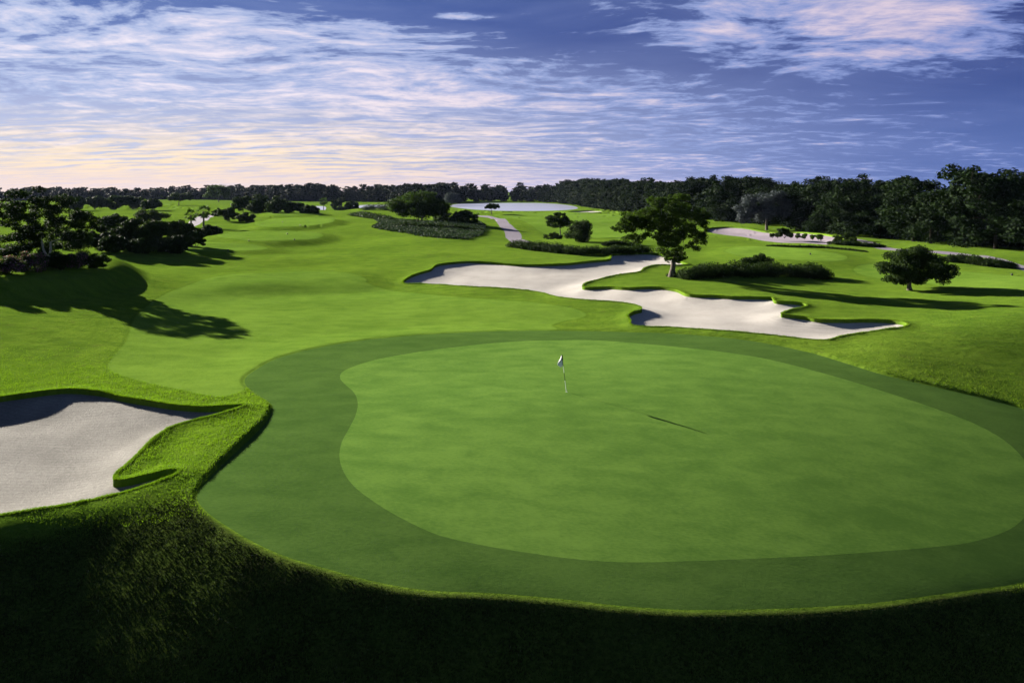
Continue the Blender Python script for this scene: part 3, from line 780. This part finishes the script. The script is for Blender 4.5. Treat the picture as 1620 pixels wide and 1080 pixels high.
# island bed in the middle distance
hedge('hedge', [(556,341),(590,346),(625,350)], 'grey brown low planting at the left of the ground cover bed', hpx=10, wpx=18, seed=60, n=9000, leaf=.5)
hedge('hedge', [(575,333),(605,332),(640,336)], 'pale planting on the far side of the ground cover bed', hpx=11, wpx=18, seed=61, n=9000, leaf=.5, mat='leaf_cover')
hedge('hedge', [(622,357),(650,360),(690,362),(725,364),(755,366)], 'dark clipped hedge in front of the multi-stemmed tree', hpx=9, wpx=22, seed=62, n=16000, leaf=.38)
shrub('bush', 700, 352, 50, 24, 'broad mid green bush right of the multi-stemmed tree', seed=63, n=9000, leaf=.42, mat='leaf_midgreen')
shrub('bush', 734, 356, 52, 26, 'broad dark bush at the right end of the ground cover bed', seed=64, n=9000, leaf=.42)
# left island
bed = [(-30,436,60,38,'bloom'),(14,432,62,34,'bloom'),(50,428,60,34,'bloom'),(88,424,60,30,'leaf'),(122,424,54,30,'bloom'),(152,424,42,26,'leaf_midgreen')]
wds = ['half hidden pink flowering shrub at the very left edge', 'pink flowering shrub nearest the left edge', 'broad flowering shrub under the leaning trunk', 'dark shrub just right of the spreading tree trunk', 'flowering shrub between the trunk and the bright end shrub', 'bright leafy shrub at the right end of the left bed']
for i, (u, v, w, h, mt) in enumerate(bed):
    shrub('flowering_shrub', u, v, w, h, wds[i], seed=70 + i, n=9000, leaf=.15, mat={'bloom': 'leaf_bloom', 'leaf': 'leaf', 'leaf_midgreen': 'leaf_midgreen'}[mt], group='shrubs of the left bed', lob=4)
for i, (u, v, w, h, l) in enumerate([(40,404,90,46,'low dark shrub behind the flowering bed at the left edge'),(118,404,80,44,'tall dark shrub behind the flowering bed'),(-40,402,110,60,'dark thicket at the left frame edge')]):
    shrub('dark_shrub', u, v, w, h, l, seed=80 + i, n=15000, leaf=.18, lob=4)
# big black thicket beyond the left island
big = [(165,392,56,40,'leftmost big black bush of the thicket behind the left island'),(205,393,60,52,'tallest black bush in the thicket behind the left island'),(245,393,60,58,'middle black bush of the thicket behind the left island'),(285,392,56,50,'fourth black bush of the thicket behind the left island'),(308,390,38,36,'rightmost black bush of the thicket behind the left island'),
       (180,399,60,30,'low black bush at the front left of the thicket behind the left island'),(225,400,60,30,'low black bush at the front middle of the thicket'),(272,400,60,30,'low black bush at the front right of the thicket'),
       (180,365,60,30,'grey leaved bush showing behind the black thicket'),(235,350,70,20,'flat topped bush behind the black thicket'),(330,372,44,16,'low black bush under the palms')]
for i, (u, v, w, h, l) in enumerate(big):
    shrub('thicket_bush', u, v, w, h, l, seed=90 + i, n=13000, leaf=.30, group='black thicket behind the left island', lob=4)
palm(322, 362, 28, 13, 'taller shaggy palm right of the black thicket', 1)
palm(302, 360, 20, 11, 'shorter palm left of the shaggy palm', 2)
palm(512, 332, 14, 8, 'small distant palm beside the speck of water', 3)
for i, (u, v, w, h, l) in enumerate([(362,350,38,26,'dark bush between the shaggy palm and the far thicket'),(390,352,34,18,'low dark bush at the foot of the far thicket'),(345,342,24,14,'grey bush behind the shaggy palm')]):
    shrub('far_bush', u, v, w, h, l, seed=110 + i, n=5000, leaf=.4)
for i, (u, v, w, h, l) in enumerate([(385,336,40,30,'tallest tree-like bush at the left of the far dark wedge'),(412,337,44,31,'second tall bush of the far dark wedge'),(440,337,44,28,'middle bush of the far dark wedge'),(466,337,40,22,'lower bush of the far dark wedge'),(490,337,32,13,'lowest bush at the right tip of the far dark wedge')]):
    shrub('wedge_bush', u, v, w, h, l, seed=120 + i, n=6000, leaf=.7, group='far dark wedge of thicket', lob=4)
for i, (u, v, w, h, l) in enumerate([(534,330,30,20,'dark tree-like bush right of the distant palm'),(556,331,26,16,'rounded bush behind the first rise of the fairway'),(540,333,40,8,'low hedge-like bush under the distant palm')]):
    shrub('far_bush', u, v, w, h, l, seed=130 + i, n=5000, leaf=.8)


# ground cover in the middle-distance bed
def ground_cover():
    poly = pix([(583,345),(600,352),(598,358),(588,362),(640,368),(700,378),(740,380),(762,372),(768,360),(760,352),(700,352),(640,350)])
    g = rnd(5); lo = poly.min(0); hi = poly.max(0); n = 60000
    X = g.uniform(lo[0], hi[0], n); Y = g.uniform(lo[1], hi[1], n); ok = sdf(poly, X, Y) < 0; X = X[ok]; Y = Y[ok]
    Z = heights(X, Y)[0] + g.uniform(.05, .55, len(X))
    V = leaves(np.stack([X, Y, Z], 1), np.full((len(X), 3), .25), len(X) * 2, .42, g); o = mesh_obj('ground_cover', V, quads(V), M['leaf_cover'])
    tag(o, 'grey green ground cover filling the bed under the multi-stemmed tree', kind='stuff')
ground_cover()


def bank_grass():
    """long unmown blades on the bank that falls away below the collar"""
    g = rnd(15); n = 420000
    Y = g.uniform(17.5, 27.5, n); X = (g.uniform(-120, 1740, n) - U0) / F * Y
    dc = sdf(POLY['collar'], X, Y, 20); db = sdf(POLY['bunker_left'], X, Y, 20)
    edge = .22 + .25 * (vnoise(X / .5, Y / .5, 31) + .5)
    den = sst(dc, .0, .5) * sst(db, .5, 1.6) * (1 - sst(Y, 24.5, 27.5) * .9) * (.6 + .8 * (vnoise(X / .9, Y / .7, 8) + .5))
    ok = (dc > edge * .6) & (db > .5) & (g.uniform(0, 1.1, n) < den); X, Y, dc = X[ok], Y[ok], dc[ok]; n = len(X)
    Z = heights(X, Y)[0]
    tuft = vnoise(X / .35, Y / .35, 12) + vnoise(X / 1.3, Y / 1.1, 14)
    h = (.025 + .03 * np.clip(tuft + .4, 0, 1.2)) * g.uniform(.6, 1.3, n) * sst(dc, 0, .6) + .015
    az = g.uniform(0, 2 * np.pi, n); w = g.uniform(.009, .018, n); lx = g.normal(0, .5, n) * h + .25 * h; ly = g.normal(0, .5, n) * h - .1 * h
    V = np.empty((n, 3, 3)); V[:, 0] = np.stack([X - np.cos(az) * w, Y - np.sin(az) * w, Z - .02], 1); V[:, 1] = np.stack([X + np.cos(az) * w, Y + np.sin(az) * w, Z - .02], 1)
    V[:, 2] = np.stack([X + lx, Y + ly, Z + h], 1)
    o = mesh_obj('bank_grass', V.reshape(-1, 3), np.arange(n * 3).reshape(-1, 3), leaf_mat('blade_rough_shaded', C3(.010, .014, .005), C3(.021, .026, .008), .02)); tag(o, 'long grass coloured dark for shade on the near bank below the putting green', kind='stuff')  # brownish rough blades, darkened further to stand in for shade
    print('blades', n)
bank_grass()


def rough_grass():
    """short blades of the uncut grass round the left bunker, on the knob and along the turf lips"""
    g = rnd(16); XS = []; YS = []
    n = 520000; Y = g.uniform(24.5, 50, n); X = (g.uniform(-60, 1680, n) - U0) / F * Y
    dc = sdf(POLY['collar'], X, Y, 20); db = sdf(POLY['bunker_left'], X, Y, 20); dm = sdf(POLY['bunker_mid'], X, Y, 6); mw = sdf(MP['fairway'], X, Y, 20)
    ok = (dc > .06) & (db > .0) & (dm > 0) & (mw > -.1) & (g.uniform(0, 1, n) < (1 - sst(Y, 36, 50)) * (.35 + .65 * sst(Y, 24.5, 28)))
    XS.append(X[ok]); YS.append(Y[ok])
    for k in ('bunker_left', 'bunker_mid'):
        P = POLY[k]; Q = np.roll(P, -1, 0); L = np.hypot(*(Q - P).T); m = 40000; i = g.choice(len(P), m, p=L / L.sum()); u = g.uniform(0, 1, m)[:, None]
        tg = (Q - P)[i] / L[i][:, None]; p = P[i] + (Q - P)[i] * u; nn = np.stack([tg[:, 1], -tg[:, 0]], 1) * g.uniform(0, .16, m)[:, None]
        for sg in (1, -1):
            c = p + nn * sg; o = sdf(P, c[:, 0], c[:, 1], 2) > 0; XS.append(c[o, 0]); YS.append(c[o, 1])
    X = np.concatenate(XS); Y = np.concatenate(YS); vis = (np.abs(X / Y) < .80) & (Y > 20); X, Y = X[vis], Y[vis]; n = len(X)
    Z = heights(X, Y)[0]
    for k in ('bunker_left', 'bunker_mid'): Z += .14 * np.exp(-(np.maximum(sdf(POLY[k], X, Y, 4), 0) / .7) ** 2)
    tuft = vnoise(X / .3, Y / .3, 41) + vnoise(X / 1.1, Y / .9, 42)
    h = (.030 + .035 * np.clip(tuft + .4, 0, 1.2)) * g.uniform(.6, 1.35, n) * (1 + .010 * Y)
    az = g.uniform(0, 2 * np.pi, n); w = g.uniform(.006, .011, n) * (1 + .02 * Y); lx = g.normal(0, .6, n) * h; ly = g.normal(0, .6, n) * h
    V = np.empty((n, 3, 3)); V[:, 0] = np.stack([X - np.cos(az) * w, Y - np.sin(az) * w, Z - .015], 1); V[:, 1] = np.stack([X + np.cos(az) * w, Y + np.sin(az) * w, Z - .015], 1)
    V[:, 2] = np.stack([X + lx, Y + ly, Z + h], 1)
    o = mesh_obj('rough_grass', V.reshape(-1, 3), np.arange(n * 3).reshape(-1, 3), leaf_mat('blade_green', C3(.066, .108, .010), C3(.140, .200, .018), .45)); tag(o, 'short uncut grass round the left bunker and along the bunker lips', kind='stuff')
    print('rough blades', n)
rough_grass()


# ------------------------------------------------------------------ the wood
def wood_proto(seed, h, n, leaf):
    g = rnd(seed)
    blobs = [(0, 0, h * .62, h * .26, h * .26, h * .30), (h * .14 * g.uniform(-1, 1), h * .1, h * .80, h * .17, h * .17, h * .16),
             (h * .18, -h * .08, h * .50, h * .18, h * .2, h * .2), (-h * .18, h * .05, h * .46, h * .18, h * .2, h * .2), (0, -h * .1, h * .22, h * .30, h * .28, h * .23), (h * .1, h * .1, h * .42, h * .26, h * .26, h * .26)]
    if seed % 2: blobs.append((h * .16 * (1 if seed % 4 == 1 else -1), 0, h * .88, h * .10, h * .1, h * .08))
    C, R = clumps(blobs, 9, g, .46)
    V = leaves(C, R, n, leaf, g); tb = Tube(); limbs(tb, (0, 0, h * .3), (0, 0, 0), C, R, g, h * .018, step=3, thin=.05)
    return V, tb


def wood():
    front = [(1760,408),(1690,402),(1620,399),(1560,395),(1500,390),(1450,385),(1400,379),(1340,374),(1280,366),(1240,361),(1200,356),(1160,352),(1110,348),(1060,344),(1010,338),(970,333),(930,328),(905,324),(885,321.5)]
    tops = [(1760,262),(1620,268),(1600,266),(1575,256),(1545,257),(1515,262),(1505,276),(1480,281),(1450,279),(1410,282),(1380,278),(1345,274),(1320,280),(1290,282),(1250,281),(1200,279),(1150,277),(1100,281),(1060,284),(1010,283),(960,283),(905,282),(880,287)]
    tops = np.array(sorted(tops), float)
    g = rnd(77); protos = []
    for i in range(7):
        V, tb = wood_proto(200 + i, 16.0, 9500, .66); protos.append((V, tb))
    root0 = []
    for i, (V, tb) in enumerate(protos):
        r = empty('forest_tree', (0, 0, 0)); tb.build('trunk', M['bark_dark'], r); mesh_obj('crown', V, quads(V), M['leaf_forest'], r); root0.append(r)
    used = [False] * 7; count = 0; front = front
    W = [at(*q) for q in smooth_poly(front, 4, closed=False)]
    def place(p, h, w, sec):
        nonlocal count
        i = int(g.integers(7)); src = root0[i]
        if used[i]:
            o = src.copy(); COL.objects.link(o)
            for ch in src.children:
                c = ch.copy(); COL.objects.link(c); c.parent = o
        else: o = src; used[i] = True
        o.location = p; o.rotation_euler.z = g.uniform(0, 6.28); s_ = h / 15.2; o.scale = (s_ * w, s_ * w, s_)
        tag(o, *sec); count += 1
    places = [(1540, 'at the tall right end of the dark wood'), (1400, 'of the dark wood above the low dark oak on the slope'), (1300, 'of the dark wood right of the silver tree'),
              (1130, 'of the wood around the silver tree and the waste bunker'), (1000, 'of the wood behind the large round headed tree'), (0, 'of the wood meeting the right end of the pond')]
    def section(uu, row):
        for u_, t_ in places:
            if uu > u_: return (('front edge tree ', 'second rank tree ', 'rear rank tree ')[row] + t_, 'tree', 'forest trees ' + t_)
        return ('forest tree ' + t_, 'tree', 'forest trees ' + t_)
    for row in range(3):
        acc = 0
        for a, b in zip(W[:-1], W[1:]):
            seg = b - a; L = seg.length; dirn = seg.normalized(); out = Vector((-dirn.y, dirn.x, 0))
            if out.x * 1 + out.y * 1 < 0: out = -out
            while acc < L:
                p = a + dirn * acc + out * (3.5 + row * 7 + g.uniform(-1.5, 1.5))
                uu = p.x / p.y * F + U0; top = np.interp(uu, tops[:, 0], tops[:, 1])
                z = gz(p.x, p.y) - .2
                need = H + (V0 - top) * p.y / F - z
                h = need * (g.uniform(.72, .98) if row == 0 else g.uniform(.86, 1.0) if row == 1 else g.uniform(.93, 1.04))
                place((p.x, p.y, z), h, g.uniform(1.1, 1.5), section(uu, row))
                acc += g.uniform(5.2, 7.4) * (1.0 + .35 * row) * (1 + p.y / 700)
            acc -= L
    print('individual forest trees', count)
    # far band: too distant to tell one crown from the next
    g = rnd(91); Vs = []; 
    far = [(905,323),(860,320),(800,319),(740,319.5),(700,321),(640,321.5),(600,320),(540,319),(500,319),(400,318),(300,316),(200,316),(100,317),(0,318),(-150,320),(-400,322)]
    ftop = np.array(sorted([(905,284),(880,287),(860,290),(800,290),(760,287),(740,291),(712,284),(690,289),(640,291),(600,290),(540,292),(520,288),(480,291),(400,292),(300,293),(240,294),(180,294),(100,295),(0,294),(-400,293)]), float)
    W = [at(*q) for q in smooth_poly(far, 4, closed=False)]
    pr = [wood_proto(300 + i, 16.0, 1300, 1.6)[0] for i in range(5)]
    for row in range(4):
        acc = 0
        for a, b in zip(W[:-1], W[1:]):
            seg = b - a; L = seg.length; dirn = seg.normalized(); out = Vector((-dirn.y, dirn.x, 0))
            if out.y < 0: out = -out
            while acc < L:
                p = a + dirn * acc + out * (4 + row * 14 + g.uniform(-4, 4))
                uu = p.x / p.y * F + U0; top = np.interp(uu, ftop[:, 0], ftop[:, 1])
                z = -.9; need = H + (V0 - top) * p.y / F - z
                h = need * (g.uniform(.55, .85), g.uniform(.7, .95), g.uniform(.8, 1.0), g.uniform(.85, 1.06))[row]
                s_ = h / 15.2; an = g.uniform(0, 6.28); ca, sa = math.cos(an), math.sin(an); w = g.uniform(1.0, 1.5)
                v = pr[int(g.integers(5))]
                Vs.append(np.stack([(v[:, 0] * ca - v[:, 1] * sa) * s_ * w + p.x, (v[:, 0] * sa + v[:, 1] * ca) * s_ * w + p.y, v[:, 2] * s_ + z], 1))
                acc += g.uniform(8, 13)
            acc -= L
    V = np.concatenate(Vs); print('far wood crowns', len(Vs), len(V) // 4)
    o = mesh_obj('far_wood', V, quads(V), M['leaf_forest']); tag(o, 'far off wood closing the horizon from the left edge to the pond', kind='stuff')
wood()


# ------------------------------------------------------------------ flagstick, hole, tee markers
def flagstick():
    P = at(896, 620); root = empty('flagstick', P)
    tag(root, 'thin striped flagstick with a small white flag in the hole of the green', 'flagstick')
    k = P.y / F; L = 59 * k; lean = -7 * k / L
    root.rotation_euler = (0, math.asin(lean), 0)
    white = plain('stick_white', C3(.75, .77, .74), .4, .4); dark = plain('stick_dark', C3(.02, .025, .02), .5, .4); cloth = plain('flag_cloth', C3(.78, .76, .80), .8, .2)
    segs = [(0, .31, white, 'white_section'), (.31, .52, dark, 'dark_section'), (.52, .70, white, 'white_section'), (.70, 1.0, dark, 'dark_section')]
    for a, b, m_, nm in segs:
        tb = Tube(); tb.add([(0, 0, L * a), (0, 0, L * b)], [.016 - .004 * a, .016 - .004 * b], 12); tb.build(nm, m_, root)
    # limp triangular flag hanging down on the left of the stick
    g = rnd(3); vs = []; n = 9
    top = L * .985; bot = L * .72
    for i in range(n):
        t_ = i / (n - 1)
        for j in range(5):
            s_ = j / 4; z = top + (bot - top) * t_; reach = (-.03 - .27 * sst(t_, 0, .78) * (1 - .75 * sst(t_, .78, 1)))
            vs.append((-.018 + reach * s_, .035 * math.sin(s_ * 7 + t_ * 3) , z - .10 * s_ * t_))
    fs = [(i * 5 + j, i * 5 + j + 1, (i + 1) * 5 + j + 1, (i + 1) * 5 + j) for i in range(n - 1) for j in range(4)]
    fl = mesh_obj('flag', vs, fs, cloth, root, smooth=True)
    so_ = fl.modifiers.new('thick', 'SOLIDIFY'); so_.thickness = .006
    # small dark mark in the middle of the flag
    cz = top + (bot - top) * .55; vs = [(-.13 + .035 * math.cos(a) * (1 if i % 2 else .45), -.048, cz + .05 * math.sin(a) * (1 if i % 2 else .45)) for i, a in enumerate([k_ * math.pi / 4 for k_ in range(8)])]
    vs2 = [(x, -.054, z) for x, _, z in vs]
    bmv = vs + vs2; f3 = [(0, i, i + 1, i + 1) for i in ()]
    me = bpy.data.meshes.new('emblem'); me.from_pydata(bmv, [], [tuple(range(8)), tuple(range(15, 7, -1))] + [(i, (i + 1) % 8, 8 + (i + 1) % 8, 8 + i) for i in range(8)])
    me.materials.append(dark); e = bpy.data.objects.new('emblem', me); COL.objects.link(e); e.parent = fl
    # dark sleeve the flag is tied on
    tb = Tube(); tb.add([(0, 0, L * .86), (0, 0, L * 1.0)], [.034, .034], 10); tb.build('sleeve', dark, root)
    tb = Tube(); tb.add([(0, 0, -.02), (0, 0, .012)], [.055, .055], 16); tb.build('cup_rim', white, root)
flagstick()

def rake():
    A = at(688, 427.5); B = at(697, 431); d = (B - A).normalized()
    z0 = min(A.z, B.z) - .75; c = (A + B) / 2
    root = empty('bunker_rake', (c.x, c.y, c.z - .62)); tag(root, 'bunker rake lying on the shaded sand at the left end of the long bunker', 'rake')
    wood_ = plain('rake_wood', C3(.03, .028, .025), .7, .2)
    tb = Tube(); tb.add([tuple(d * -.9 + Vector((0, 0, .12))), tuple(d * .9 + Vector((0, 0, .02)))], [.018, .018], 8); tb.build('handle', wood_, root)
    n = Vector((-d.y, d.x, 0)); tb = Tube(); tb.add([tuple(d * .9 - n * .3 + Vector((0, 0, .03))), tuple(d * .9 + n * .3 + Vector((0, 0, .03)))], [.03, .03], 8)
    for i in range(9):
        p = d * .9 + n * (-.28 + .07 * i); tb.add([tuple(p + Vector((0, 0, .03))), tuple(p + Vector((0, 0, -.06)))], [.01, .006], 5)
    tb.build('rake_head', wood_, root)
rake()

marker = None
for i, (u, v) in enumerate([(361,397),(273,398.5),(394,382),(466,380),(455,371),(447,352),(475,359),(1282,403),(1601,436)]):
    P = at(u, v)
    if marker is None:
        marker = empty('tee_marker', P); k_ = []
        tb = Tube(); rr = .13
        tb.add([(0, 0, rr * .15 + rr * (1 - math.cos(t_ * math.pi / 8)) ) for t_ in range(9)], [max(.01, rr * math.sin(t_ * math.pi / 8)) for t_ in range(9)], 14); tb.build('ball', plain('marker_black', C3(.015, .015, .015), .4, .4), marker)
        tb = Tube(); tb.add([(0, 0, -.1), (0, 0, .12)], [.03, .03], 8); tb.build('peg', M['bark'], marker); o = marker
    else:
        o = marker.copy(); COL.objects.link(o); o.location = P
        for ch in marker.children: c = ch.copy(); COL.objects.link(c); c.parent = o
    w_ = ['right hand marker on the nearest tee', 'left hand marker on the nearest tee', 'left marker on the second tee deck', 'right marker on the second tee deck', 'marker at the back of the second tee deck', 'left marker on the third tee deck', 'right marker on the third tee deck', 'marker on the tee behind the round black shrub', 'marker on the tee at the right frame edge'][i]
    tag(o, 'small dark ' + w_, 'tee marker', 'tee markers on the mown tees')


# ------------------------------------------------------------------ air
def haze():
    m = bpy.data.materials.new('air'); m.use_nodes = True; t = NT(m.node_tree); t.n.clear()
    out = t.n.new('ShaderNodeOutputMaterial'); pv = t.n.new('ShaderNodeVolumePrincipled'); t.l.new(pv.outputs[0], out.inputs['Volume'])
    pv.inputs['Color'].default_value = C3(.50, .62, 1.0); pv.inputs['Density'].default_value = .000018; pv.inputs['Anisotropy'].default_value = 0
    x0, x1, y0, y1, z0, z1 = -1700, 1700, -60, 2600, -9, 32
    v = [(x, y, z) for z in (z0, z1) for y in (y0, y1) for x in (x0, x1)]
    f = [(0, 2, 3, 1), (4, 5, 7, 6), (0, 1, 5, 4), (2, 6, 7, 3), (0, 4, 6, 2), (1, 3, 7, 5)]
    tag(mesh_obj('haze', v, f, m), 'thin blue evening air over the whole course', kind='stuff')
haze()
